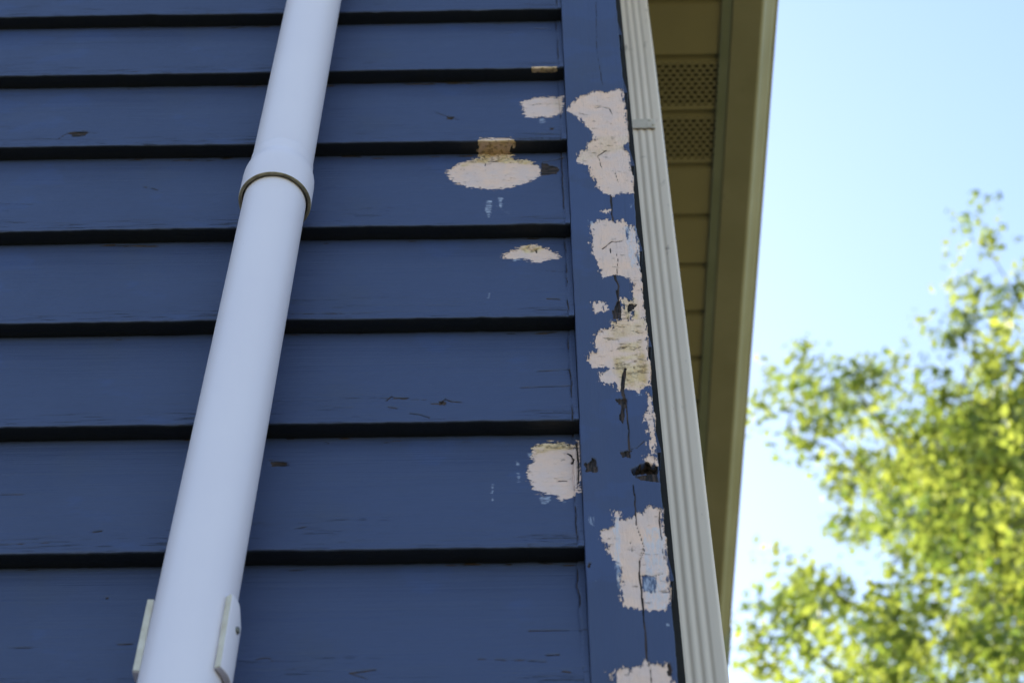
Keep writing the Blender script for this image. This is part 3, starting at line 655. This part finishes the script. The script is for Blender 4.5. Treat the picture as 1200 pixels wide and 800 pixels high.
# ---------------------------------------------------------------- tree beyond the gutter
rng = np.random.default_rng(7)
tree = empty('leafy_tree', (5.9, 8.2, 0), 'sunlit green broadleaf tree beyond the gutter, against the pale sky', 'tree')
TB = np.array([5.9, 8.2, 0.])
def tube(pts, rads, ns=8):
    V = []; Fc = []; pts = [np.array(p, float) for p in pts]
    for i, p in enumerate(pts):
        d = pts[min(i+1, len(pts)-1)]-pts[max(i-1, 0)]; d /= np.linalg.norm(d)+1e-9
        u = np.cross(d, [0.3, .9, .2]); u /= np.linalg.norm(u); v = np.cross(d, u)
        V += [tuple(p+rads[i]*(math.cos(t)*u+math.sin(t)*v)) for t in np.linspace(0, 2*math.pi, ns+1)[:-1]]
    for k in range(len(pts)-1):
        for i in range(ns):
            j = (i+1) % ns; Fc.append((k*ns+i, k*ns+j, (k+1)*ns+j, (k+1)*ns+i))
    return V, Fc
V, Fc = tube([TB, TB+(.05, 0, 1.5), TB+(-.05, .05, 4), TB+(.1, 0, 6.5), TB+(0, 0, 10), TB+(.1, 0, 15.0)], [.34, .28, .24, .18, .12, .03], 14)
link('trunk', mesh('trunk', V, Fc, tuple(TB), True), M_BARK, tree, tuple(TB))
def inside(px, py, P):
    c = False
    for i in range(len(P)):
        (x0, y0), (x1, y1) = P[i], P[i-1]
        if (y0 > py) != (y1 > py) and px < (x1-x0)*(py-y0)/(y1-y0)+x0: c = not c
    return c
OUT = [(1290,360),(1245,450),(1190,480),(1120,500),(1060,520),(1050,590),(1085,650),(1035,690),(985,735),(955,800),(895,1000),(895,3000),(4000,3000),(4000,-300),(1420,-100),(1330,250)]
def proj(p):
    d = np.array(p)-CAM; z = d@cF; return 600+F_PX*(d@cR)/z, 400-F_PX*(d@cU)/z
def seen_ok(p): return (np.array(p)-CAM)@cF > .5 and inside(*proj(p), OUT)
tips = []; BV = []; BF = []
def crown_r(z):       # crown radius by height
    t = (z-4.2)/(17.0-4.2); return 0 if t < 0 or t > 1 else 4.7*math.sin(math.pi*min(1, t*.92+.10))**.7*(1-.30*t)
for i in range(125):
    z0 = 4.0+rng.random()*10.5; a = rng.random()*2*math.pi; zt = z0+1.0+rng.random()*1.6
    L = crown_r(min(zt, 16.4))*(.72+.38*rng.random())
    p0 = TB+np.array([0, 0, z0]); p3 = TB+np.array([math.cos(a)*L, math.sin(a)*L, zt])
    m = (p0+p3)/2+rng.normal(0, .18, 3)-np.array([0, 0, .15])
    V, Fc = tube([p0, (p0+m)/2, m, (m+p3)/2, p3], [.045, .028, .016, .009, .004], 6)
    p4 = p3 if seen_ok(p3) else m+(p3-m)*.25
    V, Fc = tube([p0, (p0+m)/2, m, (m+p4)/2, p4], [.045, .028, .016, .009, .004], 6)
    if seen_ok(p4) and seen_ok(m): link('limb', mesh('limb', V, Fc, tuple(p0), True), M_BARK, tree, tuple(p0))
    for t in np.linspace(.38, 1, 8):
        b0 = (1-t)*m+t*p3 if t > .5 else (1-t*2)*p0+t*2*m
        for s_ in range(2):
            e = b0+rng.normal(0, .34, 3)+np.array([math.cos(a), math.sin(a), .2])*.25*t; tips.append(e)
            if s_ == 0 and seen_ok(e):
                V, Fc = tube([b0, (b0+e)/2+rng.normal(0, .04, 3), e], [.012, .008, .004], 4); o0 = len(BV); BV += V; BF += [tuple(i_+o0 for i_ in f_) for f_ in Fc]
o = link('twigs', mesh('twigs', BV, BF, tuple(TB)), M_BARK, tree, tuple(TB)); o['kind'] = 'stuff'
for i in range(26): tips.append(TB+np.array([rng.normal(0, .5), rng.normal(0, .5), 14.5+rng.random()*1.8]))
# the crown is open towards the house: boughs there end where the photo shows them
tips = [t for t in tips if (t-CAM)@cF > .5 and inside(*proj(t), OUT)]
for i in range(520):
    p = np.array([1.0+rng.random()*6, 5.6+rng.random()*5.4, 7.5+rng.random()*7.5])
    if seen_ok(p) and np.linalg.norm((p[:2]-TB[:2])/5.2) < 1: tips.append(p)
n_main = len(tips)
bough = [[(1150,278),(1165,330),(1190,345)], [(1115,385),(1140,400),(1180,420)], [(925,440),(960,455),(1000,470),(1050,500)], [(1060,445),(1090,460),(1130,470)], [(915,480),(950,500),(985,520)], [(990,450),(1010,465)], [(965,560),(985,590),(1010,570)], [(930,690),(950,700),(975,690)], [(890,760),(880,740),(910,720)]]
for k, bo in enumerate(bough):
    Yb = 7.2+.35*(k % 4); pts = [onY(x, y, Yb) for x, y in bo]; tips += [p+rng.normal(0, .05, 3) for p in pts]
    root = pts[-1]+(TB+np.array([0, 0, pts[0][2]-3.2])-pts[-1])*.16; m_ = (root+pts[-1])/2+rng.normal(0, .12, 3)+np.array([0, 0, -.35])
    V, Fc = tube([root, m_, pts[-1]]+[(p+pts[-1])/2 for p in pts[:1]]+[pts[0]], [.014, .010, .008, .005, .003], 6)
    link('limb', mesh('limb', V, Fc, tuple(root), True), M_BARK, tree, tuple(root))
tips = np.array(tips)
NL = 190
CNT = np.where(np.arange(len(tips)) < n_main, NL, 120); cen = np.repeat(tips, CNT, 0); Nn = len(cen)
clump = rng.normal(0, 1, (len(tips)*7, 3))*np.array([.26, .26, .18])*np.repeat(np.where(np.arange(len(tips)) < n_main, 1., .52), 7)[:, None]
cid = rng.integers(0, 7, Nn)+np.repeat(np.arange(len(tips)), CNT)*7
pos = cen+clump[cid]+rng.normal(0, 1, (Nn, 3))*np.array([.075, .075, .055])
nrm = rng.normal(0, 1, (Nn, 3))+np.array([-.5, .1, 1.0]); nrm /= np.linalg.norm(nrm, axis=1)[:, None]
t1 = np.cross(nrm, rng.normal(0, 1, (Nn, 3))); t1 /= np.linalg.norm(t1, axis=1)[:, None]; t2 = np.cross(nrm, t1)
ln = (.028+.020*rng.random(Nn))[:, None]; wd = ln*.62
v = np.stack([pos-t1*ln, pos+t2*wd-nrm*ln*.12, pos+t1*ln, pos-t2*wd-nrm*ln*.12], 1)
v = (v-TB).astype(np.float32)
me = bpy.data.meshes.new('foliage'); me.vertices.add(Nn*4); me.vertices.foreach_set('co', v.ravel())
me.loops.add(Nn*4); me.loops.foreach_set('vertex_index', np.arange(Nn*4, dtype=np.int32)); me.polygons.add(Nn)
me.polygons.foreach_set('loop_start', np.arange(0, Nn*4, 4, dtype=np.int32)); me.update(calc_edges=True)
tone = np.clip(rng.normal(.5, .30, len(clump))[cid]+rng.normal(0, .15, Nn), 0, 1)
at = me.attributes.new('tone', 'FLOAT', 'POINT'); at.data.foreach_set('value', np.repeat(tone, 4).astype(np.float32))
o = link('foliage', me, M_LEAF, tree, tuple(TB)); o['kind'] = 'stuff'
print('leaves', Nn)
